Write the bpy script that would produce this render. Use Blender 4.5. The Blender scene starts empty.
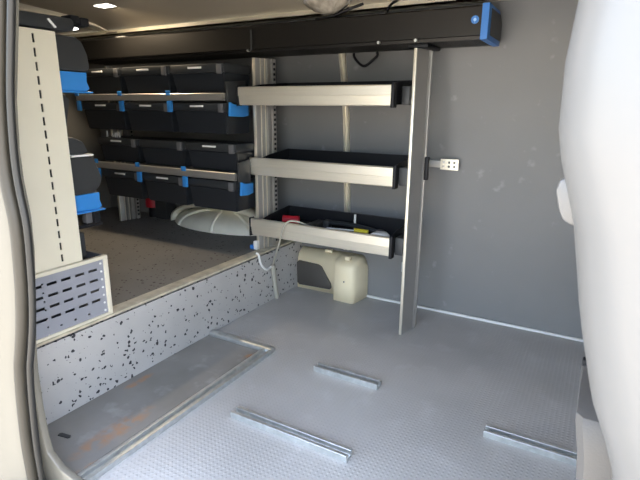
import bpy, bmesh, math, random
from mathutils import Vector, Matrix
from math import radians as rad, sin, cos, pi

S = bpy.context.scene
C = S.collection
random.seed(4)

# ------------------------------------------------------------------ camera, world, sun, exposure
cam_d = bpy.data.cameras.new('camera')
cam_d.sensor_width = 36.0
cam_d.lens = 492.0 / 640.0 * 36.0
cam_d.clip_start = 0.02
cam_d.dof.use_dof = True
cam_d.dof.focus_distance = 2.2
cam_d.dof.aperture_fstop = 12.0
cam = bpy.data.objects.new('camera', cam_d)
C.objects.link(cam)
def cam_rot(yaw, pitch, roll):
    c, s = cos, sin
    B = Matrix(((1, 0, 0), (0, 0, -1), (0, 1, 0)))
    Rz = Matrix(((c(yaw), -s(yaw), 0), (s(yaw), c(yaw), 0), (0, 0, 1)))
    Rx = Matrix(((1, 0, 0), (0, c(pitch), -s(pitch)), (0, s(pitch), c(pitch))))
    Rr = Matrix(((c(roll), -s(roll), 0), (s(roll), c(roll), 0), (0, 0, 1)))
    return Rr @ Rx @ B @ Rz
M = cam_rot(rad(-29.6), rad(15.0), rad(0.5))
r, u, b = Vector(M[0]), -Vector(M[1]), -Vector(M[2])
mw = Matrix(((r.x, u.x, b.x, 0), (r.y, u.y, b.y, 0), (r.z, u.z, b.z, 1.0), (0, 0, 0, 1)))
cam.matrix_world = mw
S.camera = cam

W = bpy.data.worlds.new('sky')
S.world = W
W.use_nodes = True
wn = W.node_tree
wn.nodes.clear()
wo = wn.nodes.new('ShaderNodeOutputWorld')
bg = wn.nodes.new('ShaderNodeBackground')
sk = wn.nodes.new('ShaderNodeTexSky')
sk.sky_type = 'NISHITA'
sk.sun_disc = False
sk.sun_elevation = rad(54)
sk.sun_rotation = rad(59)
sk.air_density = 1.0
sk.dust_density = 2.0
hz = wn.nodes.new('ShaderNodeMixRGB')          # thin bright haze over the blue
hz.inputs[0].default_value = 0.45
hz.inputs[2].default_value = (2.2, 2.2, 2.2, 1)
wn.links.new(sk.outputs[0], hz.inputs[1])
wn.links.new(hz.outputs[0], bg.inputs[0])
bg.inputs[1].default_value = 0.42
wn.links.new(bg.outputs[0], wo.inputs[0])

sun_d = bpy.data.lights.new('sun', 'SUN')
sun_d.energy = 5.5
sun_d.angle = rad(0.6)
sun_d.color = (1.0, 0.93, 0.80)
sun = bpy.data.objects.new('sun', sun_d)
C.objects.link(sun)
sun.rotation_euler = Vector((0.50, 0.30, 0.81)).to_track_quat('Z', 'Y').to_euler()
sun.location = (1, 5, 6)

S.view_settings.view_transform = 'Standard'
S.view_settings.look = 'None'
S.view_settings.gamma = 1.0
S.view_settings.exposure = 2.22
S.view_settings.use_curve_mapping = False

# ------------------------------------------------------------------ materials
def mat(name, col, rough=0.6, metal=0.0, bump=None, vary=0.0, vscale=6.0, spec=0.5, emit=None):
    m = bpy.data.materials.new(name)
    m.use_nodes = True
    nt = m.node_tree
    p = nt.nodes['Principled BSDF']
    p.inputs['Base Color'].default_value = (*col, 1)
    p.inputs['Roughness'].default_value = rough
    p.inputs['Metallic'].default_value = metal
    p.inputs['Specular IOR Level'].default_value = spec
    if emit:
        p.inputs['Emission Color'].default_value = (*col, 1)
        p.inputs['Emission Strength'].default_value = emit
    tc = nt.nodes.new('ShaderNodeTexCoord')
    if vary:
        n = nt.nodes.new('ShaderNodeTexNoise')
        n.inputs['Scale'].default_value = vscale
        n.inputs['Detail'].default_value = 6
        nt.links.new(tc.outputs['Object'], n.inputs['Vector'])
        rp = nt.nodes.new('ShaderNodeValToRGB')
        rp.color_ramp.elements[0].position = 0.3
        rp.color_ramp.elements[1].position = 0.7
        rp.color_ramp.elements[0].color = (*[c * (1 - vary) for c in col], 1)
        rp.color_ramp.elements[1].color = (*[min(1, c * (1 + vary)) for c in col], 1)
        nt.links.new(n.outputs['Fac'], rp.inputs[0])
        nt.links.new(rp.outputs[0], p.inputs['Base Color'])
    if bump:
        n2 = nt.nodes.new('ShaderNodeTexNoise')
        n2.inputs['Scale'].default_value = bump[0]
        n2.inputs['Detail'].default_value = 3
        nt.links.new(tc.outputs['Object'], n2.inputs['Vector'])
        bp = nt.nodes.new('ShaderNodeBump')
        bp.inputs['Strength'].default_value = bump[1]
        bp.inputs['Distance'].default_value = 0.004
        nt.links.new(n2.outputs['Fac'], bp.inputs['Height'])
        nt.links.new(bp.outputs[0], p.inputs['Normal'])
    return m

class NT:
    """tiny node-graph writer"""
    def __init__(s, m):
        s.nt = m.node_tree
        s.p = s.nt.nodes['Principled BSDF']
        s.pos = s.nt.nodes.new('ShaderNodeTexCoord').outputs['Object']
    def n(s, t, ins=None, **kw):
        nd = s.nt.nodes.new(t)
        for k, v in kw.items():
            setattr(nd, k, v)
        for k, v in (ins or {}).items():
            if isinstance(v, bpy.types.NodeSocket):
                s.nt.links.new(v, nd.inputs[k])
            else:
                nd.inputs[k].default_value = v
        return nd
    def m(s, op, a, b=0.0, c=0.0):
        return s.n('ShaderNodeMath', {0: a, 1: b, 2: c}, operation=op).outputs[0]
    def mix(s, f, a, b):
        nd = s.n('ShaderNodeMixRGB', {0: f})
        for i, v in ((1, a), (2, b)):
            if isinstance(v, bpy.types.NodeSocket):
                s.nt.links.new(v, nd.inputs[i])
            else:
                nd.inputs[i].default_value = (*v, 1)
        return nd.outputs[0]
    def noise(s, scale, detail=4, vec=None):
        return s.n('ShaderNodeTexNoise', {'Scale': scale, 'Detail': detail, 'Vector': vec or s.pos}).outputs['Fac']
    def step(s, v, lo, hi):
        return s.n('ShaderNodeMapRange', {0: v, 1: lo, 2: hi, 3: 0.0, 4: 1.0}).outputs[0]

def floor_mat():
    m = mat('studded_floor_vinyl', (0.2, 0.2, 0.21), 0.5)
    g = NT(m)
    sep = g.n('ShaderNodeSeparateXYZ', {0: g.pos})
    x, y = sep.outputs[0], sep.outputs[1]
    col = g.mix(g.step(g.noise(2.3), 0.35, 0.65), (0.40, 0.39, 0.375), (0.48, 0.47, 0.455))
    # the smooth dull plate framed by the two rails
    plate = g.m('MULTIPLY', g.m('LESS_THAN', x, -1.125), g.m('LESS_THAN', y, 1.535))
    col = g.mix(plate, col, g.mix(g.step(g.noise(5, 6), 0.35, 0.7), (0.20, 0.195, 0.18), (0.27, 0.26, 0.245)))
    # pale scuffs
    sc = g.m('MULTIPLY', g.step(g.noise(9, 8), 0.57, 0.72), 0.30)
    col = g.mix(sc, col, (0.6, 0.6, 0.6))
    # rust stains, long in y, at fixed places
    tot = None
    for cx, cy, rx, ry in ((-1.235, 0.86, 0.045, 0.17), (-1.15, 1.10, 0.02, 0.10), (-1.405, 1.10, 0.02, 0.08), (-1.165, 1.46, 0.025, 0.05), (-1.15, 0.70, 0.03, 0.06)):
        dx = g.m('DIVIDE', g.m('SUBTRACT', x, cx), rx)
        dy = g.m('DIVIDE', g.m('SUBTRACT', y, cy), ry)
        d = g.m('ADD', g.m('MULTIPLY', dx, dx), g.m('MULTIPLY', dy, dy))
        f = g.step(d, 1.0, 0.2)
        tot = f if tot is None else g.m('MAXIMUM', tot, f)
    rust = g.m('MULTIPLY', tot, g.step(g.noise(26, 6), 0.40, 0.62))
    col = g.mix(g.m('MULTIPLY', rust, 0.75), col, (0.42, 0.20, 0.085))
    g.nt.links.new(col, g.p.inputs['Base Color'])
    k = 2 * pi / 0.021
    a = g.m('SINE', g.m('MULTIPLY', g.m('ADD', x, y), k * 0.7071))
    bb = g.m('SINE', g.m('MULTIPLY', g.m('SUBTRACT', x, y), k * 0.7071))
    h = g.m('MULTIPLY', g.step(g.m('MULTIPLY', a, bb), 0.15, 0.8), g.m('SUBTRACT', 1.0, plate))
    bp = g.n('ShaderNodeBump', {'Strength': 0.55, 'Distance': 0.0016, 'Height': h})
    g.nt.links.new(bp.outputs[0], g.p.inputs['Normal'])
    g.nt.links.new(g.m('ADD', 0.36, g.m('MULTIPLY', g.noise(5), 0.2)), g.p.inputs['Roughness'])
    return m

def speck_mat(name, base, fleck, thr, scale, rough):
    m = mat(name, base, rough)
    g = NT(m)
    nz = g.n('ShaderNodeTexNoise', {'Scale': 60.0, 'Detail': 2, 'Vector': g.pos}).outputs['Color']
    v = g.n('ShaderNodeVectorMath', {0: nz}, operation='SCALE')
    v.inputs['Scale'].default_value = 0.016
    pv = g.n('ShaderNodeVectorMath', {0: g.pos, 1: v.outputs[0]}, operation='ADD').outputs[0]
    vo = g.n('ShaderNodeTexVoronoi', {'Scale': scale, 'Vector': pv})
    rnd = g.n('ShaderNodeSeparateColor', {0: vo.outputs['Color']}).outputs[0]
    lim = g.m('MULTIPLY', g.m('POWER', rnd, 2.0), thr)
    f = g.m('LESS_THAN', vo.outputs['Distance'], lim)
    b2 = g.mix(g.step(g.noise(4), 0.3, 0.7), base, tuple(c * 0.85 for c in base))
    g.nt.links.new(g.mix(f, b2, fleck), g.p.inputs['Base Color'])
    return m

def wall_mat():
    m = mat('grey_wall_lining', (0.2, 0.2, 0.2), 0.5)
    g = NT(m)
    col = g.mix(g.step(g.noise(1.6), 0.3, 0.7), (0.195, 0.195, 0.195), (0.225, 0.225, 0.225))
    sc = g.m('MULTIPLY', g.step(g.noise(14, 8), 0.66, 0.78), 0.35)
    col = g.mix(sc, col, (0.5, 0.5, 0.5))
    g.nt.links.new(col, g.p.inputs['Base Color'])
    vo = g.n('ShaderNodeTexVoronoi', {'Scale': 110.0, 'Vector': g.pos})
    bp = g.n('ShaderNodeBump', {'Strength': 0.25, 'Distance': 0.001, 'Height': vo.outputs['Distance']})
    g.nt.links.new(bp.outputs[0], g.p.inputs['Normal'])
    return m

def alu_mat(name, col, rough):
    m = mat(name, col, rough, 0.75)
    g = NT(m)
    mp = g.n('ShaderNodeMapping', {0: g.pos})
    mp.inputs['Scale'].default_value = (3, 90, 90)
    nz = g.noise(3.0, 4, mp.outputs[0])
    g.nt.links.new(g.mix(nz, tuple(c * 0.88 for c in col), col), g.p.inputs['Base Color'])
    g.nt.links.new(g.m('ADD', rough - 0.06, g.m('MULTIPLY', nz, 0.14)), g.p.inputs['Roughness'])
    return m

FLOOR = floor_mat()
SPECK = speck_mat('speckled_grey_panel', (0.50, 0.485, 0.465), (0.02, 0.02, 0.025), 0.575, 70, 0.55)
DECK = speck_mat('dark_speckled_deck', (0.22, 0.21, 0.195), (0.05, 0.035, 0.035), 0.36, 60, 0.7)
WALL = wall_mat()
CEIL = mat('ceiling_lining', (0.42, 0.37, 0.29), 0.6, vary=0.06, vscale=2)
CREAM = mat('cream_paint', (0.78, 0.74, 0.62), 0.4, vary=0.05, vscale=4)
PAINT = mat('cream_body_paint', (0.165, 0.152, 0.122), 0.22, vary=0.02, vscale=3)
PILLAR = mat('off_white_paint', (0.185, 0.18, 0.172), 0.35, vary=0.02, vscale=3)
PLASTIC = mat('cream_moulded_plastic', (0.96, 0.84, 0.58), 0.42, bump=(300, 0.1), vary=0.03)
BROWN = mat('dark_brown_vinyl', (0.072, 0.064, 0.055), 0.55)
ALU = alu_mat('brushed_aluminium', (0.95, 0.89, 0.75), 0.42)
ALUD = alu_mat('darker_aluminium', (0.55, 0.53, 0.50), 0.42)  # darker copy of the brushed aluminium
GALV = mat('galvanised_steel', (0.60, 0.62, 0.61), 0.42, 0.85, vary=0.12, vscale=40)
BLACK = mat('black_plastic', (0.008, 0.0085, 0.011), 0.55, bump=(400, 0.12), spec=0.3)
CRATE = mat('black_crate_plastic', (0.016, 0.019, 0.024), 0.42, bump=(400, 0.1))
LID = mat('dark_grey_lid_plastic', (0.028, 0.031, 0.034), 0.45, bump=(400, 0.1))
CHAR = mat('charcoal_plastic', (0.034, 0.036, 0.038), 0.5)
LATCH = mat('grey_latch_plastic', (0.12, 0.12, 0.125), 0.5)
ANOD = alu_mat('black_anodised_metal', (0.032, 0.03, 0.028), 0.45)
BLUE = mat('blue_plastic', (0.030, 0.19, 0.58), 0.4)
BLUET = mat('bright_blue_plastic', (0.035, 0.24, 0.64), 0.45)
WHITE = mat('white_label', (0.82, 0.82, 0.80), 0.5)
RUBBER = mat('black_rubber', (0.014, 0.0135, 0.012), 0.45, bump=(90, 0.15))
RUBBERG = mat('weathered_rubber', (0.034, 0.029, 0.020), 0.5, bump=(60, 0.15))
PERF = mat('grey_perforated_metal', (0.36, 0.37, 0.41), 0.45, 0.3, vary=0.05)
CREAMG = mat('light_beige_metal', (0.72, 0.67, 0.53), 0.42, vary=0.03)
RED = mat('red_plastic', (0.55, 0.015, 0.03), 0.4)
YEL = mat('yellow_plastic', (0.75, 0.62, 0.03), 0.4)
LAMP = mat('lamp_diffuser', (1.0, 0.97, 0.9), 0.4, emit=1.6)
ARCH = mat('white_wheel_arch_paint', (0.88, 0.84, 0.70), 0.5, vary=0.08, vscale=8)
GREYP = mat('grey_moulded_plastic', (0.12, 0.113, 0.105), 0.42, bump=(300, 0.15))
CABLE = mat('beige_cable', (0.42, 0.40, 0.33), 0.5)
GROUND = mat('pale_paving', (0.45, 0.41, 0.35), 0.9, vary=0.12, vscale=3)
DIRTY = mat('clear_wrinkled_plastic', (0.42, 0.38, 0.32), 0.15, bump=(40, 0.8), vary=0.3, vscale=30)
NEARW = mat('dark_wall_lining', (0.13, 0.13, 0.13), 0.6)
REARW = mat('pale_rear_door_lining', (0.20, 0.19, 0.17), 0.6, vary=0.04)

# ------------------------------------------------------------------ geometry helpers
def box(bm, x0, x1, y0, y1, z0, z1, bev=0.0, seg=2):
    t = bmesh.new()
    vs = [t.verts.new((x, y, z)) for z in (z0, z1) for y in (y0, y1) for x in (x0, x1)]
    for f in ((0, 2, 3, 1), (4, 5, 7, 6), (0, 1, 5, 4), (2, 6, 7, 3), (0, 4, 6, 2), (1, 3, 7, 5)):
        t.faces.new([vs[i] for i in f])
    if bev:
        bmesh.ops.bevel(t, geom=t.edges[:], offset=bev, segments=seg, profile=0.5, affect='EDGES')
    join(bm, t)

def join(bm, t):
    me = bpy.data.meshes.new('t')
    t.to_mesh(me)
    t.free()
    bm.from_mesh(me)
    bpy.data.meshes.remove(me)

def prism(bm, poly, axis, a, b_, bev=0.0, seg=2):
    """poly: 2-D outline in the two other axes, extruded on axis from a to b_"""
    t = bmesh.new()
    def pt(p, v):
        if axis == 'x': return (v, p[0], p[1])
        if axis == 'y': return (p[0], v, p[1])
        return (p[0], p[1], v)
    A = [t.verts.new(pt(p, a)) for p in poly]
    B = [t.verts.new(pt(p, b_)) for p in poly]
    t.faces.new(A)
    t.faces.new(list(reversed(B)))
    n = len(poly)
    for i in range(n):
        t.faces.new((A[i], B[i], B[(i + 1) % n], A[(i + 1) % n]))
    bmesh.ops.recalc_face_normals(t, faces=t.faces[:])
    if bev:
        bmesh.ops.bevel(t, geom=t.edges[:], offset=bev, segments=seg, profile=0.5, affect='EDGES')
    join(bm, t)

def loft(bm, rings, closed=True, caps=True):
    t = bmesh.new()
    R_ = [[t.verts.new(p) for p in ring] for ring in rings]
    n = len(rings[0])
    for i in range(len(R_) - 1):
        for j in range(n if closed else n - 1):
            k = (j + 1) % n
            t.faces.new((R_[i][j], R_[i][k], R_[i + 1][k], R_[i + 1][j]))
    if caps and closed:
        t.faces.new(list(reversed(R_[0])))
        t.faces.new(R_[-1])
    bmesh.ops.recalc_face_normals(t, faces=t.faces[:])
    join(bm, t)

def smooth_path(pts, n=8):
    pts = [Vector(p) for p in pts]
    out = []
    for i in range(len(pts) - 1):
        p0 = pts[max(i - 1, 0)]; p1 = pts[i]; p2 = pts[i + 1]; p3 = pts[min(i + 2, len(pts) - 1)]
        for k in range(n):
            t = k / n
            out.append(0.5 * ((2 * p1) + (p2 - p0) * t + (2 * p0 - 5 * p1 + 4 * p2 - p3) * t * t + (3 * p1 - p0 - 3 * p2 + p3) * t ** 3))
    out.append(pts[-1])
    return out

def tube(bm, pts, rad_, sides=10, n=8, sx=1.0):
    P = smooth_path(pts, n) if n > 1 else [Vector(p) for p in pts]
    rings = []
    up = Vector((0, 0, 1))
    ref = None
    for i, p in enumerate(P):
        d = (P[min(i + 1, len(P) - 1)] - P[max(i - 1, 0)]).normalized()
        if ref is None:
            ref = d.orthogonal().normalized()
        ref = (ref - d * ref.dot(d)).normalized()
        s = d.cross(ref)
        rr = rad_(i / (len(P) - 1)) if callable(rad_) else rad_
        rings.append([p + (ref * cos(2 * pi * k / sides) + s * sin(2 * pi * k / sides) * sx) * rr for k in range(sides)])
    loft(bm, rings)

def cyl(bm, c, axis, r_, h, sides=20):
    c = Vector(c)
    a = Vector(axis).normalized()
    o = a.orthogonal().normalized()
    s = a.cross(o)
    rings = [[c + a * z + (o * cos(2 * pi * k / sides) + s * sin(2 * pi * k / sides)) * r_ for k in range(sides)] for z in (0, h)]
    loft(bm, rings)

def obj(name, fill, m, parent=None, smooth=False, loc=None):
    bm = bmesh.new()
    fill(bm)
    if parent is not None and parent.get('_o') is not None:
        o_ = Vector(parent['_o'])
        bmesh.ops.translate(bm, verts=bm.verts[:], vec=-o_)
    elif loc is not None:
        bmesh.ops.translate(bm, verts=bm.verts[:], vec=-Vector(loc))
    me = bpy.data.meshes.new(name)
    bm.to_mesh(me)
    bm.free()
    me.materials.append(m)
    for p in me.polygons:
        p.use_smooth = True
    if not smooth:
        me.set_sharp_from_angle(angle=rad(32))
    ob = bpy.data.objects.new(name, me)
    C.objects.link(ob)
    if loc is not None:
        ob.location = loc
    if parent is not None:
        ob.parent = parent
        if parent.get('_o') is not None:
            ob['_o'] = parent['_o']
    return ob

def thing(name, label, cat, loc, group=None):
    o = bpy.data.objects.new(name, None)
    o.empty_display_size = 0.05
    C.objects.link(o)
    o.location = loc
    o['label'] = label
    o['category'] = cat
    o['_o'] = list(loc)
    if group:
        o['group'] = group
    return o

def tag(o, label, cat, group=None):
    o['label'] = label
    o['category'] = cat
    if group:
        o['group'] = group
    return o

def struct(name, fill, m, label=None, smooth=False):
    o = obj(name, fill, m, None, smooth)
    o['kind'] = 'structure'
    o['label'] = label or name.replace('_', ' ')
    return o

def dup(root, label, delta, group=None):
    r_ = root.copy()
    C.objects.link(r_)
    r_.location = Vector(root.location) + Vector(delta)
    r_['label'] = label
    if group:
        r_['group'] = group
    for ch in list(root.children):
        c = ch.copy()
        C.objects.link(c)
        c.parent = r_
        for g in list(ch.children):
            d = g.copy()
            C.objects.link(d)
            d.parent = c
    return r_

# ------------------------------------------------------------------ setting
ground = struct('ground', lambda bm: box(bm, -150, 150, -150, 150, -0.66, -0.6), GROUND, 'pale paved ground outside the van')
struct('floor', lambda bm: box(bm, -1.47, 0.9, 0.66, 2.36, -0.04, 0.0), FLOOR, 'grey studded vinyl van floor with rust stains')

XR, XL = 0.9, -3.1
FARP = [(2.34, -0.05), (2.34, 0.45), (2.325, 0.7), (2.305, 0.95), (2.27, 1.15), (2.235, 1.28), (2.185, 1.37), (2.12, 1.425)]
def far_wall(bm):
    prof = FARP + [(y + 0.05, z + 0.0) for y, z in reversed(FARP)]
    prism(bm, prof, 'x', XL, XR)
struct('wall_back', far_wall, WALL, 'grey lined side wall of the van behind the shelves')
def ceil(bm):
    top = [(2.12, 1.43), (2.02, 1.462), (1.85, 1.485), (1.6, 1.50), (1.2, 1.50), (0.95, 1.485), (0.78, 1.455), (0.62, 1.40)]
    prism(bm, top + [(y, z + 0.05) for y, z in reversed(top)], 'x', XL, XR)
struct('ceiling', ceil, CEIL, 'beige curved van ceiling')
struct('trim_1', lambda bm: (box(bm, XL, XR, 2.085, 2.135, 1.404, 1.412), box(bm, XL, XR, 2.085, 2.09, 1.404, 1.43)), CREAMG, 'thin pale edge strip along the ceiling')
struct('trim_2', lambda bm: box(bm, -1.03, XR, 2.325, 2.338, 0.0, 0.012, 0.003), WHITE, 'thin white sealing strip where the side wall meets the floor')
struct('wall_rear', lambda bm: (box(bm, XL - 0.05, XL, 0.6, 2.36, 0.0, 1.5),), REARW, 'pale rear end of the load space')
def hoop(bm):
    pr = [(0.75, 1.34), (0.9, 1.425), (1.1, 1.462), (1.6, 1.468), (1.9, 1.468), (2.05, 1.445), (2.2, 1.40), (2.26, 1.33)]
    prism(bm, pr + [(y, z + 0.04) for y, z in reversed(pr)], 'x', -2.74, -2.66)
struct('trim_3', hoop, CREAM, 'cream roof bow over the rear of the load space')
struct('wall_front', lambda bm: (box(bm, XR, XR + 0.05, 0.6, 2.38, -0.04, 0.30), box(bm, XR, XR + 0.05, 0.6, 2.38, 0.30, 1.5)), WALL, 'grey bulkhead towards the cab')
struct('wall_left', lambda bm: (box(bm, XL, -1.33, 0.60, 0.655, -0.05, 1.42),), NEARW, 'dark near side wall behind the rack with the pale end panel')

# the body side left of the door opening: outer skin and the door flange
EDGE = [(-0.955, 1.40), (-0.975, 1.32), (-1.010, 1.195), (-1.038, 1.10), (-1.062, 1.011), (-1.078, 0.906), (-1.080, 0.83), (-1.072, 0.747), (-1.079, 0.66), (-1.092, 0.57), (-1.111, 0.486), (-1.135, 0.41),
        (-1.152, 0.355), (-1.168, 0.244), (-1.178, 0.127), (-1.178, 0.033), (-1.178, -0.12)]
def edge_off(y, w):
    """the door edge slants back into the van: points at depth y, set w sideways from that slant"""
    out = []
    for e, z in EDGE:
        n = math.hypot(e, 0.6)
        out.append((e * y / 0.6 - w * 0.6 / n, y + w * e / n, z))
    return out
def body_side(bm):
    t = bmesh.new()
    rows = []
    for x, y, z in edge_off(0.634, 0.028):
        rows.append([Vector((x, y, z)), Vector((x - 0.030, y - 0.016, z)), Vector((x - 0.055, y - 0.020, z)), Vector((x - 0.085, y - 0.040, z)), Vector((x - 0.14, y - 0.052, z)), Vector((-3.2, 0.53, z))])
    V = [[t.verts.new(q) for q in r_] for r_ in rows]
    for i in range(len(V) - 1):
        for j in range(len(V[0]) - 1):
            t.faces.new((V[i][j], V[i][j + 1], V[i + 1][j + 1], V[i + 1][j]))
    bmesh.ops.recalc_face_normals(t, faces=t.faces[:])
    bmesh.ops.solidify(t, geom=t.faces[:], thickness=0.004)
    join(bm, t)
    box(bm, -3.2, -1.22, 0.515, 0.60, -0.45, -0.11, 0.01)
    # the sliding-door guide channel pressed into the skin
    box(bm, -3.2, -1.285, 0.535, 0.556, 0.497, 0.512, 0.004)
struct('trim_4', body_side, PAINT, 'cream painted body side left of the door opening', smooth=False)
def flange(bm):
    poly = [(-1.30, -0.10), (-1.30, 1.35), (-1.07, 1.35), (-1.096, 1.195), (-1.125, 1.10), (-1.152, 1.011), (-1.169, 0.906), (-1.171, 0.83), (-1.163, 0.747), (-1.170, 0.66), (-1.204, 0.486), (-1.225, 0.40), (-1.236, 0.31), (-1.237, 0.2), (-1.231, 0.115), (-1.223, 0.072), (-1.178, 0.042), (-1.106, 0.030), (-1.0, 0.024), (-1.0, -0.10)]
    prism(bm, poly, 'y', 0.637, 0.657, 0.004)
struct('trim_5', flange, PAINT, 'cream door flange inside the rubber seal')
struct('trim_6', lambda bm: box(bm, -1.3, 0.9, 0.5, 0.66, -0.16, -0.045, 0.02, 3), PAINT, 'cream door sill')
# pillar between door opening and cab
BP = [(-0.030, 1.45), (-0.045, 1.25), (-0.045, 1.11), (-0.050, 1.05), (-0.048, 0.98), (-0.041, 0.945), (-0.020, 0.877), (-0.010, 0.825), (-0.002, 0.781), (0.007, 0.741), (0.024, 0.675), (0.043, 0.629), (0.060, 0.578), (0.075, 0.5), (0.08, 0.35), (0.085, 0.1), (0.09, -0.2)]
def bpillar(bm):
    rings = []
    for x, z in BP:
        pr = [(0.03, 0.70), (0.006, 0.665), (0.0, 0.625), (0.004, 0.59), (0.018, 0.56), (0.045, 0.535), (0.09, 0.515), (0.15, 0.505), (0.30, 0.50), (0.85, 0.495), (0.85, 0.56), (0.30, 0.62), (0.10, 0.70)]
        rings.append([Vector((x + a, b_, z)) for a, b_ in pr])
    loft(bm, rings)
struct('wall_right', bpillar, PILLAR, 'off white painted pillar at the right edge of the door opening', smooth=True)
# ------------------------------------------------------------------ door seal, striker, grey cover
t = thing('door_seal', 'black rubber door seal running down the left edge of the opening', 'seal', (-1.22, 0.6, -0.1))
obj('bulb', lambda bm: tube(bm, edge_off(0.625, 0.0285), 0.0145, 14, 6), RUBBERG, t, True)
obj('lip', lambda bm: tube(bm, edge_off(0.612, 0.008), 0.008, 12, 6), RUBBER, t, True)

def striker(bm):
    prism(bm, [(-0.034, 0.916), (-0.047, 0.908), (-0.050, 0.894), (-0.043, 0.868), (-0.037, 0.855), (-0.026, 0.849), (0.03, 0.849), (0.03, 0.916)], 'y', 0.735, 0.765, 0.004)
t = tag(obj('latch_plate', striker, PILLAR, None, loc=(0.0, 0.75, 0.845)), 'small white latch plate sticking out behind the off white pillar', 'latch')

def grey_cover(bm):
    rings = []
    #      z, x0, y0, y1
    for z, x0, y0, y1 in ((-0.0, 0.055, 0.73, 0.93), (0.3, 0.045, 0.735, 0.93), (0.50, 0.026, 0.74, 0.93), (0.548, 0.017, 0.746, 0.93), (0.557, 0.017, 0.752, 0.93), (0.561, 0.018, 0.765, 0.93), (0.564, 0.018, 0.82, 0.93), (0.567, 0.020, 0.88, 0.93), (0.569, 0.026, 0.895, 0.928)):
        rings.append([Vector((x0, y0 + 0.012, z)), Vector((x0 + 0.01, y0, z)), Vector((0.26, y0, z)), Vector((0.26, y1, z)), Vector((x0, y1, z))])
    loft(bm, rings)
t = thing('plastic_cover', 'grey moulded plastic cover with sloped top behind the off white pillar', 'cover', (0.15, 0.83, 0))
obj('shell', grey_cover, GREYP, t)
obj('knob', lambda bm: box(bm, 0.017, 0.026, 0.908, 0.926, 0.564, 0.577, 0.003), BLACK, t)

# ------------------------------------------------------------------ raised platform
t = thing('raised_platform', 'raised platform with speckled grey front and dark deck', 'platform', (-2.2, 1.5, 0.0))
obj('front_panel', lambda bm: box(bm, -1.463, -1.447, 0.657, 2.338, 0.001, 0.268), SPECK, t)
obj('deck', lambda bm: box(bm, -3.095, -1.465, 0.657, 2.338, 0.262, 0.284), DECK, t)
def edge(bm):
    prism(bm, [(-1.495, 0.284), (-1.495, 0.2885), (-1.450, 0.2885), (-1.444, 0.285), (-1.444, 0.276), (-1.4465, 0.276), (-1.4465, 0.284)], 'y', 0.657, 2.335)
obj('edge_trim', edge, mat('worn_beige_edging', (0.50, 0.45, 0.34), 0.5, vary=0.25, vscale=18), t)
t['_o'] = [0, 0, 0]

# floor rails
def channel(bm, x0, x1, y, w=0.042, h=0.022):
    pr = [(y, 0.0), (y, h), (y + 0.012, h), (y + 0.012, 0.006), (y + w - 0.012, 0.006), (y + w - 0.012, h), (y + w, h), (y + w, 0.0)]
    prism(bm, pr, 'x', x0, x1, 0.0012, 1)
def fchannel(label, x0, x1, y, screws):
    o = thing('floor_rail', label, 'rail', ((x0 + x1) / 2, y, 0.0005))
    obj('channel', lambda bm: channel(bm, x0, x1, y), GALV, o)
    for sx in screws:
        obj('bolt', lambda bm: cyl(bm, (sx, y + 0.021, 0.006), (0, 0, 1), 0.006, 0.006, 10), GALV, o)
    return o
fchannel('nearest galvanised floor rail, the long one in the middle of the floor', -0.963, -0.530, 1.100, (-0.90, -0.60))
fchannel('short galvanised floor rail in front of the cream moulded housing', -0.877, -0.606, 1.500, (-0.83, -0.65))
fchannel('galvanised floor rail at right, running under the grey plastic cover', -0.211, 0.32, 1.425, (-0.15, 0.1))
def lrail(bm):
    pr = [(-1.150, 0.0), (-1.150, 0.012), (-1.138, 0.018), (-1.130, 0.018), (-1.128, 0.006), (-1.112, 0.006), (-1.110, 0.018), (-1.098, 0.018), (-1.098, 0.0)]
    prism(bm, pr, 'y', 0.665, 1.528, 0.001, 1)
o = thing('floor_rail', 'long floor rail running from the door sill parallel to the speckled step', 'rail', (-1.12, 1.1, 0.0005))
obj('channel', lrail, GALV, o)
def crail(bm):
    prism(bm, [(1.528, 0.0), (1.528, 0.016), (1.536, 0.020), (1.556, 0.020), (1.562, 0.012), (1.562, 0.0)], 'x', -1.440, -1.102, 0.001, 1)
o = thing('floor_rail', 'pale cross rail joining the long floor rail to the speckled step', 'rail', (-1.27, 1.54, 0.0005))
obj('strip', crail, GALV, o)
tag(obj('floor_slot', lambda bm: prism(bm, [(-1.371, 0.762), (-1.368, 0.753), (-1.33, 0.760), (-1.327, 0.766), (-1.332, 0.773), (-1.366, 0.767)], 'z', 0.0, 0.003), CHAR, None, loc=(-1.35, 0.768, 0.0003)), 'small dark slot plate in the floor near the door flange', 'slot')

# ------------------------------------------------------------------ cream housing on the floor by the step
t = thing('moulded_housing', 'cream moulded plastic housing with dark panel on the floor below the drawers', 'housing', (-1.24, 2.27, 0.0))
def housing(bm):
    st = [(-1.442, 2.283, 0.165, 0.215), (-1.435, 2.268, 0.178, 0.226), (-1.20, 2.268, 0.182, 0.231), (-1.172, 2.215, 0.186, 0.231), (-1.160, 2.195, 0.188, 0.231), (-1.060, 2.190, 0.188, 0.231), (-1.046, 2.196, 0.180, 0.222), (-1.038, 2.215, 0.170, 0.208), (-1.028, 2.28, 0.145, 0.180), (-1.024, 2.325, 0.11, 0.15)]
    rings = []
    for x, yf, zs, zt in st:
        m_ = min(2.332, max(yf + 0.05, 2.29))
        rings.append([Vector((x, 2.335, 0.001)), Vector((x, yf, 0.001)), Vector((x, yf + 0.003, zs * 0.6)), Vector((x, yf + 0.008, zs)), Vector((x, min(2.33, yf + 0.018), zs + (zt - zs) * 0.6)), Vector((x, m_, zt)), Vector((x, 2.335, zt + 0.004))])
    loft(bm, rings)
obj('shell', housing, PLASTIC, t, True)
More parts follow.
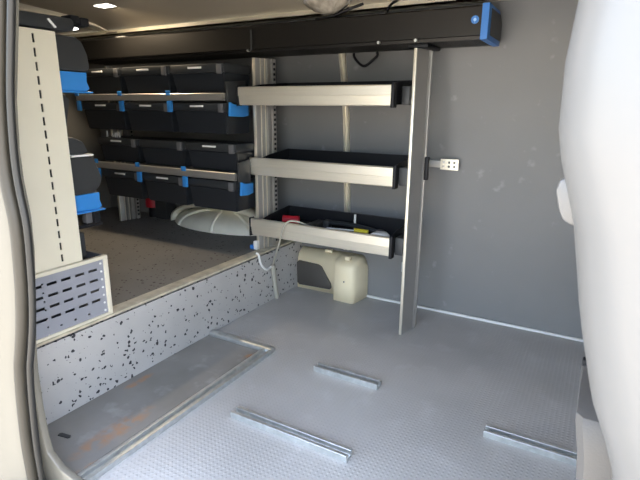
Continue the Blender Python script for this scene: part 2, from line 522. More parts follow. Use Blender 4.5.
obj('inset_panel', lambda bm: prism(bm, [(-1.437, 0.150), (-1.426, 0.163), (-1.30, 0.158), (-1.278, 0.150), (-1.216, 0.060), (-1.212, 0.038), (-1.222, 0.026), (-1.42, 0.020), (-1.434, 0.032)], 'y', 2.262, 2.285, 0.003), BROWN, t)
obj('clip', lambda bm: box(bm, -1.115, -1.085, 2.225, 2.25, 0.225, 0.246, 0.003), PLASTIC, t)
obj('clip', lambda bm: box(bm, -1.275, -1.235, 2.30, 2.325, 0.226, 0.243, 0.003), PLASTIC, t)
obj('screw', lambda bm: cyl(bm, (-1.10, 2.197, 0.115), (0, -1, 0), 0.004, 0.004, 10), BLACK, t)

# ------------------------------------------------------------------ uprights of the shelf rack
def upright_mesh(bm, x0, x1, y0, y1, z0, z1):
    # extruded side frame: rounded nose, flutes on the right hand face
    xr = x1
    def sx(d):
        return x0 + 0.016 + (xr - x0 - 0.016) * d / (y1 - y0)
    pr = [(x0 + 0.003, y0), (x0, y0 + 0.003), (x0, y1), (xr, y1)]
    for d in (0.092, 0.060, 0.034):
        pr += [(sx(d + 0.012), y0 + d + 0.010), (sx(d) - 0.010, y0 + d + 0.008), (sx(d) - 0.010, y0 + d), (sx(d), y0 + d - 0.001)]
    pr += [(x0 + 0.016, y0 + 0.004), (x0 + 0.013, y0)]
    prism(bm, pr, 'z', z0, z1)
def perf_edge(bm, x1, y1, z0, z1):
    z = z0 + 0.012
    while z < z1 - 0.012:
        box(bm, x1 - 0.0045, x1 + 0.0006, y1 - 0.016, y1 - 0.005, z, z + 0.012)
        z += 0.024
def left_upright(label, x0, y0):
    o = thing('rack_upright', label, 'upright', (x0, y0, 0.285))
    obj('side_profile', lambda bm: upright_mesh(bm, x0, x0 + 0.045, y0, y0 + 0.125, 0.289, 1.228), ALUD, o)  # side in the darker aluminium, its shade put into the colour
    obj('nose', lambda bm: box(bm, x0 - 0.001, x0 + 0.015, y0 - 0.004, y0 - 0.0002, 0.289, 1.228, 0.001), ALU, o)  # front edge in the lighter aluminium, its lit look put into the colour
    for d in (0.026, 0.052):
        xx = x0 + 0.016 + 0.029 * d / 0.125
        obj('rib', lambda bm: box(bm, xx - 0.002, xx + 0.0025, y0 + d, y0 + d + 0.007, 0.289, 1.228, 0.001), ALU, o)  # ridges lighter than the side, highlights put into the colour
    q = obj('slot_row', lambda bm: perf_edge(bm, x0 + 0.045, y0 + 0.125, 0.30, 1.22), BLACK, o)
    return o
u1 = left_upright('perforated aluminium upright at the left ends of the three drawers', -1.503, 1.985)
obj('foot_clip', lambda bm: (box(bm, -1.512, -1.490, 1.962, 1.984, 0.289, 0.335, 0.003)), WHITE, u1)['label'] = 'white foot clip'
obj('foot_clip', lambda bm: (box(bm, -1.535, -1.506, 1.962, 1.99, 0.289, 0.312, 0.003)), BLUE, u1)['label'] = 'blue foot clip'
left_upright('short looking aluminium upright under the left end of the black crates', -2.645, 2.05)
t = thing('rack_upright', 'tall aluminium post standing on the floor at the right of the drawers', 'upright', (-0.69, 2.04, 0.0))
def post(bm):
    x0, x1, y0 = -0.702, -0.662, 1.978
    pr = [(x0, y0), (x0, 2.115), (-0.670, 2.115), (-0.668, 2.095), (-0.676, 2.092), (-0.6745, 2.086), (-0.668, 2.083), (-0.6675, 2.076), (-0.673, 2.070), (-0.690, y0)]
    prism(bm, pr, 'z', 0.002, 1.232)
obj('profile', post, ALUD, t)
obj('nose', lambda bm: box(bm, -0.7035, -0.6905, 1.972, 1.9775, 0.002, 1.232, 0.002), ALU, t)  # lighter than the post's side, lit front edge put into the colour
obj('top_cap', lambda bm: box(bm, -0.725, -0.645, 1.965, 2.13, 1.232, 1.246, 0.003), BLACK, t)
obj('foot_cap', lambda bm: box(bm, -0.708, -0.7025, 1.99, 2.03, 0.004, 0.05, 0.001), BLACK, t)
obj('side_bolt', lambda bm: box(bm, -0.712, -0.7025, 1.985, 2.005, 0.30, 0.345, 0.002), GALV, t)
obj('side_plug', lambda bm: box(bm, -0.670, -0.654, 2.09, 2.11, 0.70, 0.80, 0.002), BLACK, t)
# thin wall strip behind the drawers
def wstrip(bm):
    rings = []
    for y, z in ((2.337, 0.25), (2.337, 0.45), (2.322, 0.7), (2.302, 0.95), (2.267, 1.15), (2.236, 1.27)):
        rings.append([Vector((-1.172, y, z)), Vector((-1.172, y - 0.014, z)), Vector((-1.160, y - 0.014, z)), Vector((-1.159, y - 0.006, z)), Vector((-1.153, y - 0.006, z)), Vector((-1.152, y - 0.014, z)), Vector((-1.140, y - 0.014, z)), Vector((-1.140, y, z))])
    loft(bm, rings)
tag(obj('wall_strip', wstrip, ALU, None, loc=(-1.156, 2.33, 0.25)), 'thin fluted aluminium strip up the grey wall behind the drawers', 'strip')
# bracket bar on wall
t = thing('wall_bracket', 'short perforated metal bracket on the grey wall right of the tall post', 'bracket', (-0.64, 2.31, 0.75))
obj('arm', lambda bm: box(bm, -0.735, -0.63, 2.29, 2.306, 0.735, 0.768, 0.003), ALUD, t)
def perfplate(bm):
    xs = [-0.655, -0.645, -0.635, -0.62, -0.61, -0.595, -0.585, -0.572]
    zs = [0.728, 0.738, 0.748, 0.757, 0.767, 0.777]
    for i in range(len(xs) - 1):
        for j in range(len(zs) - 1):
            if i % 2 == 1 and j % 2 == 1:
                continue
            box(bm, xs[i], xs[i + 1], 2.283, 2.289, zs[j], zs[j + 1])
obj('perforated_plate', perfplate, ALU, t)

# ------------------------------------------------------------------ drawers
def drawer(label, x0, x1, yf, zl0, zl1, depth):
    """aluminium front lip, open black tray behind"""
    t = thing('open_drawer', label, 'drawer', ((x0 + x1) / 2, yf, zl0), 'open drawers between the uprights')
    h = zl1 - zl0
    pr = [(yf + 0.004, zl1), (yf - 0.001, zl1 - 0.004), (yf - 0.002, zl0 + h * 0.52), (yf + 0.002, zl0 + h * 0.49), (yf + 0.008, zl0 + 0.004), (yf + 0.013, zl0), (yf + 0.019, zl0 + 0.003), (yf + 0.016, zl1)]
    obj('front_rail', lambda bm: prism(bm, pr, 'x', x0 + 0.004, x1 - 0.008), ALU, t)
    obj('end_cap', lambda bm: box(bm, x0 - 0.003, x0 + 0.0038, yf - 0.006, yf + 0.03, zl0 - 0.003, zl1 + 0.003, 0.002), BLACK, t)
    obj('end_cap', lambda bm: box(bm, x1 - 0.0078, x1 + 0.006, yf - 0.006, yf + 0.03, zl0 - 0.006, zl1 + 0.006, 0.003), BLACK, t)
    xa, xb = -1.445, -0.752
    ya, yb = yf + 0.0195, yf + depth
    zb = zl0 + 0.008
    def tray(bm):
        w = 0.008
        box(bm, xa, xb, ya, yb, zb, zb + 0.006)
        box(bm, xa, xb, yb - w, yb, zb, zl1 + 0.030)
        for xx in (xa, xb - w):
            prism(bm, [(ya, zb), (ya, zl1 + 0.001), (yf + 0.08, zl1 + 0.012), (yb, zl1 + 0.030), (yb, zb)], 'x', xx, xx + w)
    obj('tray', tray, BLACK, t)
    obj('side_bracket', lambda bm: box(bm, x1 + 0.0065, -0.7045, yf + 0.03 if yf > 1.9 else 1.95, 2.06, zl0 + 0.006, zl1 - 0.004, 0.002), CHAR, t)
    return t
drawer('top open drawer of three, its aluminium front slid furthest forward', -1.508, -0.742, 1.870, 1.010, 1.092, 0.32)
drawer('middle open drawer of three with plain aluminium front and empty black tray', -1.512, -0.748, 1.945, 0.678, 0.764, 0.25)
drawer('bottom open drawer of three, holding black tools and a red item', -1.510, -0.748, 1.940, 0.372, 0.460, 0.26)

# things in the bottom drawer (tray floor z about .386)
ZT = 0.3865
def redtool(bm):
    cyl(bm, (-1.40, 2.075, ZT + 0.055), (0.9, 0.3, 0.0), 0.022, 0.085, 14)
    box(bm, -1.375, -1.345, 2.07, 2.10, ZT, ZT + 0.04, 0.004)
t = thing('power_tool', 'red bodied hand tool in the left of the bottom drawer', 'tool', (-1.36, 2.09, ZT))
obj('body', redtool, RED, t)
obj('grip', lambda bm: box(bm, -1.318, -1.255, 2.095, 2.125, ZT, ZT + 0.05, 0.006), BLACK, t)
def longtool(bm):
    tube(bm, [(-1.17, 2.13, ZT + 0.055), (-1.05, 2.12, ZT + 0.062), (-0.93, 2.11, ZT + 0.055), (-0.87, 2.12, ZT + 0.04)], 0.011, 10, 6)
    box(bm, -1.185, -1.15, 2.11, 2.15, ZT, ZT + 0.068, 0.006)
    box(bm, -0.90, -0.86, 2.10, 2.14, ZT, ZT + 0.055, 0.006)
tag(obj('long_tool', longtool, LID, None, loc=(-1.02, 2.12, ZT)), 'long black handled tool lying across the back of the bottom drawer', 'tool')
def blk(bm):
    box(bm, -1.24, -1.20, 2.0, 2.16, ZT, ZT + 0.06, 0.008)
    box(bm, -1.20, -1.19, 2.02, 2.14, ZT, ZT + 0.045, 0.003)
tag(obj('tool_pouch', blk, CHAR, None, loc=(-1.22, 2.08, ZT)), 'dark pouch right of the red tool in the bottom drawer', 'pouch')
t = thing('screwdriver', 'screwdriver with a yellow handle at the front right of the bottom drawer', 'screwdriver', (-0.95, 2.02, ZT))
obj('handle', lambda bm: tube(bm, [(-0.965, 2.025, ZT + 0.061), (-0.93, 2.03, ZT + 0.061), (-0.90, 2.034, ZT + 0.060)], 0.011, 10, 3), YEL, t)
obj('shaft', lambda bm: tube(bm, [(-1.10, 2.0, ZT + 0.062), (-1.0, 2.018, ZT + 0.061), (-0.962, 2.025, ZT + 0.061)], 0.004, 8, 3), GALV, t)
obj('rest', lambda bm: box(bm, -1.02, -0.92, 2.0, 2.05, ZT, ZT + 0.050, 0.004), BLACK, t)
tag(obj('white_packet', lambda bm: prism(bm, [(-0.885, ZT), (-0.89, ZT + 0.05), (-0.87, ZT + 0.066), (-0.82, ZT + 0.070), (-0.80, ZT + 0.055), (-0.798, ZT)], 'y', 2.01, 2.06, 0.006), WHITE, None, loc=(-0.84, 2.03, ZT)), 'white crumpled packet in the right end of the bottom drawer', 'packet')
tag(obj('steel_rod', lambda bm: tube(bm, [(-1.03, 2.165, ZT), (-1.032, 2.168, ZT + 0.105)], 0.006, 8, 2), WHITE, None, loc=(-1.03, 2.165, ZT)), 'small pale rod standing upright at the back of the bottom drawer', 'rod')

# cable from the drawer and conduit on the step
def cab(bm):
    tube(bm, [(-1.18, 2.00, 0.44), (-1.24, 1.965, 0.468), (-1.275, 1.932, 0.470), (-1.30, 1.924, 0.43), (-1.335, 1.935, 0.34), (-1.38, 1.965, 0.26), (-1.425, 2.015, 0.21), (-1.4355, 2.032, 0.198)], 0.0045, 8, 8)
tag(obj('cable', cab, CABLE, None, loc=(-1.28, 1.93, 0.44)), 'thin beige cable hanging over the front of the bottom drawer', 'cable')
t = thing('cable_conduit', 'beige cable conduit running down the speckled step to the floor', 'conduit', (-1.436, 2.04, 0.0))
obj('pipe', lambda bm: tube(bm, [(-1.4345, 2.026, 0.200), (-1.434, 2.036, 0.12), (-1.434, 2.052, 0.03), (-1.434, 2.057, 0.003)], 0.0125, 10, 6), CABLE, t)
tag(obj('cable', lambda bm: tube(bm, [(-1.447, 1.90, 0.2945), (-1.436, 1.905, 0.284), (-1.436, 1.925, 0.23), (-1.436, 1.97, 0.19), (-1.435, 2.01, 0.195)], 0.006, 8, 6), WHITE, None, loc=(-1.436, 1.93, 0.24)), 'short white cable end looped over the platform edge beside the conduit', 'cable')

# ------------------------------------------------------------------ long black roof box with blue end
t = thing('storage_tube', 'long black box under the ceiling with a blue rimmed end', 'box', (-1.5, 2.05, 1.247))
Y0, Y1, Z0, Z1 = 1.95, 2.178, 1.248, 1.363
def longbox(bm):
    pr = [(Y0 + 0.006, Z1), (Y0, Z1 - 0.006), (Y0, Z0 + 0.014), (Y0 + 0.010, Z0 + 0.012), (Y0 + 0.012, Z0)]
    y = Y0 + 0.03
    while y < Y1 - 0.05:
        pr += [(y, Z0), (y + 0.004, Z0 + 0.006), (y + 0.012, Z0 + 0.006), (y + 0.016, Z0)]
        y += 0.034
    pr += [(Y1, Z0), (Y1, Z1 - 0.03), (Y1 - 0.045, Z1)]
    prism(bm, pr, 'x', -2.76, -0.447)
obj('body', longbox, ANOD, t)
cap_o = [(Y0 - 0.004, Z0 - 0.003), (Y0 - 0.004, Z1 + 0.004), (Y1 - 0.045, Z1 + 0.004), (Y1, Z1 - 0.03), (Y1, Z0 - 0.003)]
cap_i = [(Y0 + 0.016, Z0 + 0.012), (Y0 + 0.016, Z1 - 0.012), (Y1 - 0.055, Z1 - 0.012), (Y1 - 0.016, Z1 - 0.04), (Y1 - 0.016, Z0 + 0.012)]
def caprim(bm):
    rings = [[Vector((x, y, z)) for y, z in pl] for x, pl in ((-0.4465, cap_o), (-0.422, cap_o), (-0.418, cap_i))]
    loft(bm, rings)
cp = obj('end_cap', caprim, BLUE, t)
obj('inset', lambda bm: prism(bm, cap_i, 'x', -0.417, -0.4155), CHAR, cp)
em = obj('emblem', lambda bm: cyl(bm, (-0.470, Y0 - 0.0005, 1.314), (0, -1, 0), 0.014, 0.002, 24), BLUE, t)
obj('mark', lambda bm: (cyl(bm, (-0.470, Y0 - 0.003, 1.314), (0, -1, 0), 0.0055, 0.001, 14), box(bm, -0.4705, -0.4695, Y0 - 0.0035, Y0 - 0.003, 1.303, 1.325)), mat('pale_blue_print', (0.35, 0.6, 0.9), 0.4), em)
for sx in (-0.845, -0.69, -1.50):
    obj('screw', lambda bm: cyl(bm, (sx, Y0 + 0.008, Z0 + 0.008), (0, -1, 0), 0.006, 0.014, 10), GALV, t)
obj('strap', lambda bm: box(bm, -1.485, -1.475, Y0 - 0.004, Y0 - 0.001, 1.255, 1.345), CHAR, t)
# dangling loop and tie
tag(obj('cable_loop', lambda bm: tube(bm, [(-1.06, 2.165, 1.244), (-1.053, 2.16, 1.225), (-1.02, 2.15, 1.195), (-0.99, 2.145, 1.187), (-0.955, 2.15, 1.212), (-0.940, 2.16, 1.23), (-0.945, 2.165, 1.244)], 0.006, 10, 8), BLACK, None, loc=(-1.0, 2.15, 1.19)), 'black cable loop hanging below the long black box', 'cable')
tag(obj('cable_tie', lambda bm: tube(bm, [(-0.845, 2.02, 1.353), (-0.843, 2.01, 1.375), (-0.83, 2.03, 1.41), (-0.82, 2.08, 1.435)], 0.005, 8, 5), BLACK, None, loc=(-0.84, 2.02, 1.36)), 'short upright black cable tie on top of the long black box', 'cable tie')
tag(obj('black_strap', lambda bm: tube(bm, [(-1.16, 1.99, 1.372), (-1.08, 1.985, 1.376), (-1.03, 1.99, 1.392), (-0.99, 2.0, 1.405), (-0.95, 2.02, 1.42)], 0.006, 8, 6), BLACK, None, loc=(-1.05, 1.99, 1.38)), 'slanting black strap beside the clear wrapped ceiling lump', 'strap')
def lump(bm):
    rings = []
    c0 = Vector((-1.12, 2.0, 1.472))
    rr = [(0.10, 0.0), (0.10, -0.02), (0.085, -0.045), (0.06, -0.065), (0.03, -0.08), (0.008, -0.084)]
    for rad_, dz in rr:
        rings.append([c0 + Vector((cos(k * 2 * pi / 28) * rad_ * (1 + 0.12 * sin(5 * k) * (dz < -0.01)) * 1.1 - dz * 0.3, sin(k * 2 * pi / 28) * rad_ * 0.8, dz + 0.006 * sin(3.1 * k) * (dz < -0.01))) for k in range(28)])
    loft(bm, rings)
tag(obj('wrapped_lamp', lump, DIRTY, None, True, loc=(-1.1, 2.0, 1.45)), 'lump in wrinkled clear plastic hanging from the ceiling above the long black box', 'ceiling fitting')

# ------------------------------------------------------------------ crates
def crate(name, label, x0, w, yf, zb, zl, zt, depth, group, strip=True, back=False):
    """black bin, tapered body, lid band with pale handle strip and a side latch; faces -y (or +y when back)"""
    sg = -1 if back else 1
    def Y(d): return yf + sg * d
    t = thing(name, label, 'crate', (x0 + w / 2, yf, zb), group)
    g = 0.007
    def body(bm):
        r0 = [Vector((x0 + g + 0.015, Y(0.022), zb)), Vector((x0 + w - g - 0.015, Y(0.022), zb)), Vector((x0 + w - g - 0.015, Y(depth), zb)), Vector((x0 + g + 0.015, Y(depth), zb))]
        r1 = [Vector((x0 + g + 0.004, Y(0.008), zl)), Vector((x0 + w - g - 0.004, Y(0.008), zl)), Vector((x0 + w - g - 0.004, Y(depth), zl)), Vector((x0 + g + 0.004, Y(depth), zl))]
        t2 = bmesh.new()
        loft(t2, [r0, r1])
        bmesh.ops.bevel(t2, geom=t2.edges[:], offset=0.005, segments=2, affect='EDGES')
        join(bm, t2)
    obj('body', body, CRATE, t)
    ya, yb = sorted((Y(0.0), Y(depth)))
    obj('lid', lambda bm: box(bm, x0 + g, x0 + w - g, ya, yb, zl + 0.0004, zt, 0.006), LID, t)
    zc = (zl + zt) / 2
    if strip:
        ya, yb = sorted((Y(-0.004), Y(0.002)))
        obj('label_strip', lambda bm: box(bm, x0 + w * 0.36, x0 + w * 0.36 + 0.085, ya, yb, zc - 0.001, zc + 0.008, 0.0015), WHITE, t)
    ya, yb = sorted((Y(-0.006), Y(0.006)))
    obj('latch', lambda bm: box(bm, x0 + w - g - 0.042, x0 + w - g - 0.012, ya, yb, zl - 0.006, zt - 0.003, 0.003), LATCH, t)
    return t
CX, CW = -2.622, 0.355
CX2, CW2 = -2.515, 0.338
rows = {'top': (1.066, 1.156, 1.197), 'second': (0.875, 0.982, 1.020), 'third': (0.700, 0.792, 0.832), 'bottom': (0.50, 0.612, 0.652)}
pos = ('left', 'middle', 'right')
above = {'top': 'black lidded crate on the upper rail', 'second': 'black lidded crate hung under the upper rail', 'third': 'black lidded crate on the lower rail', 'bottom': 'black lidded crate hung under the lower rail'}
where = ('at the far left end of its row', 'in the middle of its row', 'beside the perforated upright')
for rn, (zb, zl, zt) in rows.items():
    for i in range(3):
        st = not (rn == 'third' and i == 1) and not (rn == 'bottom' and i == 2)
        cx, cw = (CX, CW) if rn in ('top', 'second') else (CX2, CW2)
        if rn == 'bottom': cx, cw = CX2 + 0.010, 0.331
        cr = crate('storage_crate', '%s, %s' % (above[rn], where[i]), cx + cw * i, cw, 1.846, zb, zl, zt, 0.20, 'black crates on the far wall rack', st)
        if rn == 'third' and i == 0:
            for dx, w, h in ((0.0, 0.010, 0.034), (0.05, 0.006, 0.022), (0.068, 0.010, 0.026), (0.086, 0.008, 0.026), (0.104, 0.010, 0.028)):
                obj('white_tab', lambda bm: box(bm, CX2 + 0.05 + dx, CX2 + 0.05 + dx + w, 1.875, 1.879, 0.8325, 0.8325 + h), WHITE, cr)
# rails carrying them
def crate_rail(label, z0, z1, xl, xr, cw, ye):
    t = thing('crate_rail', label, 'rail', (-2.09, 1.84, z0), 'aluminium rails of the crate rack')
    obj('front_bar', lambda bm: prism(bm, [(1.828, z0 + 0.003), (1.828, z1 - 0.003), (1.831, z1), (1.841, z1), (1.841, z0), (1.831, z0)], 'x', xl - 0.008, xr), ALUD, t)
    for xx in (xl, xl + cw, xl + 2 * cw):
        obj('clip', lambda bm: box(bm, xx - 0.010, xx + 0.020, 1.822, 1.8275, z1 - 0.010, z1 + 0.014, 0.002), BLUET, t)
        obj('hook', lambda bm: box(bm, xx - 0.012, xx + 0.020, 1.828, 1.840, z0 - 0.055, z0 - 0.0005, 0.003), BLUET, t)
    obj('end_bracket', lambda bm: prism(bm, [(1.842, z0 - 0.005), (1.842, z1 + 0.05), (ye, z1 + 0.06), (ye, z0 - 0.02)], 'x', xr + 0.003, xr + 0.012, 0.002), CHAR, t)
    obj('side_bracket', lambda bm: prism(bm, [(1.842, z0 - 0.070), (1.848, z0 - 0.006), (1.875, z0 - 0.016), (ye, z0 - 0.018), (ye, z0 - 0.068), (ye - 0.04, z0 - 0.074)], 'x', xr + 0.0125, xr + 0.026, 0.003), BLUET, t)
    obj('shelf_plate', lambda bm: box(bm, xl + 0.02, xr - 0.01, 1.846, 2.045, z0 + 0.0005, z0 + 0.005) , BLACK, t)
crate_rail('upper aluminium crate rail with blue clips, under the top crates', 1.030, 1.064, -2.622, -1.558, 0.355, 1.982)
crate_rail('lower aluminium crate rail with blue clips, above the bottom crates', 0.660, 0.697, -2.515, -1.506, 0.338, 1.936)

# dark case, red container behind the far upright; wheel arch
t = thing('storage_case', 'low dark grey case against the wall left of the white wheel arch', 'case', (-2.44, 2.27, 0.284))
obj('body', lambda bm: box(bm, -2.53, -2.43, 2.24, 2.33, 0.2845, 0.44, 0.006), CHAR, t)
obj('handle_slot', lambda bm: box(bm, -2.51, -2.45, 2.236, 2.2395, 0.40, 0.412), BLACK, t)
t = thing('red_container', 'red topped container standing behind the far aluminium upright', 'container', (-2.57, 2.27, 0.284))
obj('top', lambda bm: tube(bm, [(-2.585, 2.28, 0.352), (-2.585, 2.28, 0.375), (-2.585, 2.28, 0.43)], lambda f: 0.052 * (1 - 0.35 * max(0, f - 0.6)), 16, 4), RED, t)
obj('base', lambda bm: cyl(bm, (-2.585, 2.28, 0.2848), (0, 0, 1), 0.034, 0.067, 16), BLACK, t)
t = thing('wheel_arch', 'white ribbed wheel arch dome on the deck under the black crates', 'wheel arch', (-2.05, 2.3, 0.284))
AC = Vector((-1.995, 2.335, 0.2855))
def archs(bm):
    rings = []
    N = 20
    for i in range(N + 1):
        a = pi * i / N
        ring = []
        for k in range(9):
            e = (pi / 2) * k / 8
            rr = 1.0 - 0.02 * (abs(sin(2.5 * a)) > 0.97)
            ring.append(AC + Vector((-0.40 * cos(a) * cos(e * 0.98), -0.215 * sin(a) * cos(e * 0.98) * rr, 0.105 * sin(e))))
        rings.append(ring)
    loft(bm, rings, closed=False)
obj('dome', archs, ARCH, t, True)
def rim(bm):
    rings = []
    for i in range(25):
        a = pi * i / 24
        ca, sa = cos(a), sin(a)
        base = AC + Vector((-0.41 * ca, 0, 0.155 * sa ** 0.8 if sa > 0 else 0))
        rings.append([base + Vector((0, -0.002, 0)), base + Vector((0, -0.085, -0.012 * sa)), base + Vector((0.02 * ca, -0.10, -0.035 * sa)), base + Vector((0.03 * ca, -0.002, -0.05 * sa))])
    loft(bm, rings)
obj('rim', rim, ARCH, t, True)
for a in (0.9, 1.7, 2.4):
    obj('rib', lambda bm: tube(bm, [AC + Vector((-0.40 * cos(a) * cos(e), -0.215 * sin(a) * cos(e), 0.105 * sin(e) + 0.001)) for e in (0.03, 0.3, 0.6, 0.9, 1.2)], 0.011, 8, 4), ARCH, t, True)

# ------------------------------------------------------------------ near-side rack
def holed(bm, x0, x1, ys, zs, skip):
    """plate in the yz plane of small blocks, leaving the cells in skip open"""
    t = bmesh.new()
    ny, nz = len(ys), len(zs)
    V = {}
    def v(i, j, k):
        key = (i, j, k)
        if key not in V:
            V[key] = t.verts.new(((x0, x1)[k], ys[i], zs[j]))
        return V[key]
    solid = lambda i, j: 0 <= i < ny - 1 and 0 <= j < nz - 1 and not skip(0.5 * (ys[i] + ys[i + 1]), 0.5 * (zs[j] + zs[j + 1]))
    for i in range(ny - 1):
        for j in range(nz - 1):
            if not solid(i, j):
                continue
            t.faces.new((v(i, j, 1), v(i + 1, j, 1), v(i + 1, j + 1, 1), v(i, j + 1, 1)))
            t.faces.new((v(i, j, 0), v(i, j + 1, 0), v(i + 1, j + 1, 0), v(i + 1, j, 0)))
            for di, dj, a, b_ in ((-1, 0, (i, j), (i, j + 1)), (1, 0, (i + 1, j + 1), (i + 1, j)), (0, -1, (i + 1, j), (i, j)), (0, 1, (i, j + 1), (i + 1, j + 1))):
                if not solid(i + di, j + dj):
                    t.faces.new((v(*a, 0), v(*a, 1), v(*b_, 1), v(*b_, 0)))
    join(bm, t)

t = thing('end_panel', 'tall pale end panel with a row of slots, behind the rubber door seal', 'rack panel', (-1.46, 0.88, 0.5065))
sz = [0.5065]
slots = []
z = 0.520
while z < 1.19:
    slots.append((z, z + 0.024))
    sz += [z, z + 0.024]
    z += 0.0385
sz.append(1.2115)
obj('sheet', lambda bm: holed(bm, -1.4555, -1.4525, [0.70, 0.893, 0.900, 0.958], sz, lambda y, z: 0.893 < y < 0.900 and any(a < z < b_ for a, b_ in slots)), CREAMG, t)
def lipf(bm):
    prism(bm, [(-1.4555, 0.9585), (-1.4555, 0.967), (-1.468, 0.972), (-1.490, 0.972), (-1.490, 0.966), (-1.470, 0.965), (-1.462, 0.9585)], 'z', 0.5065, 1.2115)
obj('folded_edge', lipf, CREAMG, t)
obj('backing', lambda bm: box(bm, -1.474, -1.470, 0.88, 0.913, 0.5065, 1.211), BLACK, t)

t = thing('perforated_guard', 'low slotted grey panel in a cream frame standing on the platform edge', 'panel', (-1.44, 0.9, 0.2888))
PX = -1.4455
rowsz = [0.463, 0.4265, 0.390, 0.3535]
coly = [0.750, 0.798, 0.847, 0.895, 0.944, 0.992]
hol = []
for zz in rowsz:
    for yy in coly:
        hol.append((yy - 0.0165, yy + 0.0165, zz - 0.0045, zz + 0.0045))
for k in range(7):
    zz = 0.4805 - k * 0.0285
    obj('rivet', lambda bm: cyl(bm, (PX + 0.0001, 1.023, zz), (1, 0, 0), 0.0038, 0.002, 10), WHITE, t)
    hol.append((0.8165 - 0.003, 0.8165 + 0.003, zz - 0.012 - 0.003, zz - 0.012 + 0.003))
for yy in (0.765, 0.86, 0.910, 0.961):
    hol.append((yy - 0.004, yy + 0.004, 0.3135, 0.3195))
ys = sorted({0.665, 1.034} | {h[0] for h in hol} | {h[1] for h in hol})
zs = sorted({0.2985, 0.4935} | {h[2] for h in hol} | {h[3] for h in hol})
obj('plate', lambda bm: holed(bm, PX - 0.002, PX, ys, zs, lambda y, z: any(a < y < b_ and c < z < d for a, b_, c, d in hol)), PERF, t)
def gframe(bm):
    box(bm, PX - 0.012, PX + 0.006, 0.665, 1.050, 0.4936, 0.506, 0.002)
    box(bm, PX - 0.012, PX + 0.006, 1.0342, 1.050, 0.2888, 0.4935, 0.002)
    box(bm, PX - 0.012, PX + 0.006, 0.665, 1.034, 0.2888, 0.2984, 0.002)
obj('frame', gframe, CREAMG, t)
# tray box behind the guard
def btray(bm):
    x0, x1, y0, y1, z0, z1 = -1.74, -1.53, 0.98, 1.092, 0.289, 0.505
    box(bm, x0, x1, y0, y1, z0, z0 + 0.006)
    box(bm, x0, x1, y1 - 0.006, y1, z0, z1 - 0.02)
    box(bm, x1 - 0.006, x1, y0, y1, z0, z1 - 0.03)
    box(bm, x0, x0 + 0.006, y0, y1, z0, z1 - 0.02)
    box(bm, x0, x1, y0, y1 - 0.03, z1 - 0.05, z1 - 0.044)
tag(obj('floor_tray', btray, LATCH, None, loc=(-1.6, 1.05, 0.289)), 'grey open tray on the deck behind the slotted guard panel', 'tray')

t = thing('header_box', 'dark box running over the top of the pale slotted end panel', 'box', (-2.0, 0.9, 1.214))
obj('body', lambda bm: prism(bm, [(0.68, 1.214), (1.022, 1.219), (1.030, 1.226), (1.030, 1.248), (1.022, 1.255), (0.68, 1.252)], 'x', -2.65, -1.462, 0.002), CHAR, t)
obj('end_cap', lambda bm: prism(bm, [(0.68, 1.2145), (1.024, 1.2195), (1.032, 1.227), (1.032, 1.248), (1.024, 1.2555), (0.68, 1.2525)], 'x', -1.4618, -1.455, 0.002), LID, t)
obj('highlight_mark', lambda bm: prism(bm, [(0.945, 1.243), (0.951, 1.246), (0.972, 1.224), (0.966, 1.221)], 'x', -1.4549, -1.450, 0.001), WHITE, t)  # white sliver put in for the highlight of the strip light
def conn(bm):
    box(bm, -1.52, -1.47, 1.034, 1.066, 1.246, 1.270, 0.004)
    box(bm, -1.52, -1.47, 1.068, 1.098, 1.243, 1.267, 0.004)
    box(bm, -1.53, -1.52, 1.032, 1.098, 1.246, 1.262, 0.002)
tag(obj('cable_connector', conn, BLACK, None, loc=(-1.5, 1.04, 1.246)), 'black double connector beside the end of the dark header box', 'connector')
# light bar under header
t = thing('strip_lamp', 'small lit strip lamp under the right end of the dark header box', 'lamp', (-1.56, 1.1, 1.24))
obj('holder', lambda bm: box(bm, -1.68, -1.53, 1.033, 1.135, 1.250, 1.256, 0.001), CHAR, t)
obj('diffuser', lambda bm: box(bm, -1.66, -1.57, 1.105, 1.128, 1.2445, 1.2495, 0.001), LAMP, t)

# near bins: seen end-on past the pale panel
def nearbin(label, prof, xl, xr, mat_, lidprof=None, lipbar=None):
    t = thing('storage_crate', label, 'crate', ((xl + xr) / 2, 1.05, min(p[1] for p in prof)), 'dark crates of the near rack')
    obj('body', lambda bm: prism(bm, prof, 'x', xl, xr, 0.006), mat_, t)
    if lidprof:
        obj('lid', lambda bm: prism(bm, lidprof, 'x', xl - 0.004, xr + 0.004, 0.003), LID, t)
    if lipbar:
        obj('lip', lambda bm: box(bm, xl, xr + 0.008, *lipbar, 0.002), WHITE, t)
    return t
nearbin('dark crate at top of the near rack, above the upper blue bracket', [(0.70, 1.108), (1.095, 1.108), (1.108, 1.118), (1.106, 1.16), (1.090, 1.198), (1.070, 1.212), (0.70, 1.2125)], -1.86, -1.505, CHAR)
nearbin('dark crate hung just under the upper blue bracket of the near rack', [(0.70, 0.905), (1.015, 0.905), (1.045, 1.02), (1.03, 1.036), (0.70, 1.036)], -1.86, -1.535, CHAR)
nearbin('dark crate with a white lip halfway down the near rack', [(0.70, 0.846), (1.070, 0.846), (1.055, 0.885), (1.02, 0.902), (0.70, 0.902)], -1.86, -1.505, CHAR, None, (1.00, 1.082, 0.838, 0.8445))
nearbin('dark crate directly above the lower blue bracket of the near rack', [(0.70, 0.712), (1.075, 0.712), (1.102, 0.735), (1.112, 0.76), (1.085, 0.836), (0.70, 0.836)], -1.86, -1.505, CHAR)
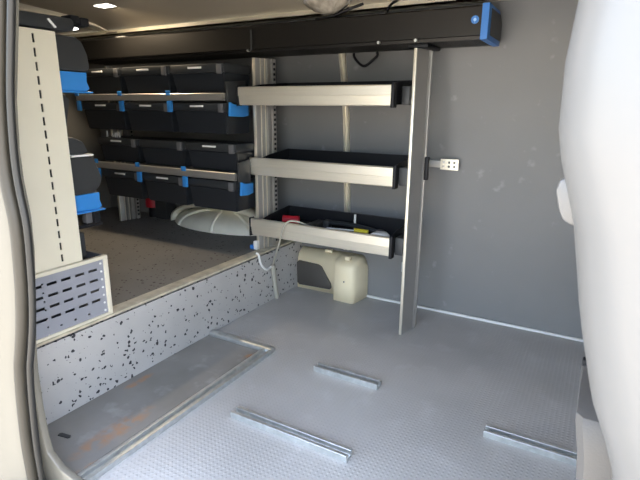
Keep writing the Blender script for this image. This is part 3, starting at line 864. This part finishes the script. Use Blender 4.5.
def nbracket(label, z0, z1):
    t = thing('rack_bracket', label, 'bracket', (-1.52, 1.0, z0), 'blue brackets of the near rack')
    obj('plate', lambda bm: prism(bm, [(0.70, z0), (1.088, z0), (1.10, z0 + 0.008), (1.092, z0 + 0.03), (1.095, z1), (0.70, z1)], 'x', -1.526, -1.506, 0.002), BLUET, t)
    obj('foot', lambda bm: box(bm, -1.533, -1.500, 0.72, 1.108, z0 - 0.006, z0 - 0.0005, 0.002), BLUET, t)
nbracket('upper blue bracket at the end of the near rack', 1.047, 1.106)
nbracket('lower blue bracket at the end of the near rack', 0.654, 0.711)
t = thing('rack_support', 'black support frame of the near rack below the lower blue bracket', 'support', (-1.56, 1.1, 0.285))
obj('post', lambda bm: box(bm, -1.575, -1.535, 1.085, 1.11, 0.60, 0.711, 0.003), BLACK, t)
obj('post_foot', lambda bm: box(bm, -1.572, -1.545, 1.06, 1.0845, 0.60, 0.66, 0.003), LATCH, t)
obj('brace', lambda bm: box(bm, -1.572, -1.545, 0.72, 1.125, 0.585, 0.5995, 0.003), BLACK, t)
obj('base', lambda bm: box(bm, -1.80, -1.50, 0.66, 1.015, 0.50, 0.5845, 0.003), CHAR, t)
obj('stand', lambda bm: box(bm, -1.80, -1.50, 0.66, 0.94, 0.2855, 0.4995), CHAR, t)

# ceiling lamps
def led(label, c, sx, sy, watts):
    t = thing('ceiling_lamp', label, 'lamp', c)
    x, y, z = c
    obj('bezel', lambda bm: box(bm, x - sx - 0.012, x + sx + 0.012, y - sy - 0.02, y + sy + 0.02, z - 0.006, z, 0.003), GREYP, t)
    obj('diffuser', lambda bm: box(bm, x - sx, x + sx, y - sy, y + sy, z - 0.011, z - 0.0062, 0.002), LAMP, t)
    ld = bpy.data.lights.new('lamp_light', 'AREA')
    ld.shape = 'RECTANGLE'
    ld.size, ld.size_y = 2 * sx, 2 * sy
    ld.energy = watts
    ld.color = (1.0, 0.80, 0.55)
    lo = bpy.data.objects.new('lamp_light', ld)
    C.objects.link(lo)
    lo.parent = t
    lo.location = (0, 0, -0.013)
led('lit ceiling lamp near the top edge, above the pale slotted panel', (-2.28, 1.82, 1.497), 0.05, 0.045, 1.4)
led('small lit ceiling lamp at the far left end of the long black box', (-2.60, 2.13, 1.420), 0.035, 0.03, 0.25)

for ob in bpy.data.objects:
    if '_o' in ob:
        del ob['_o']
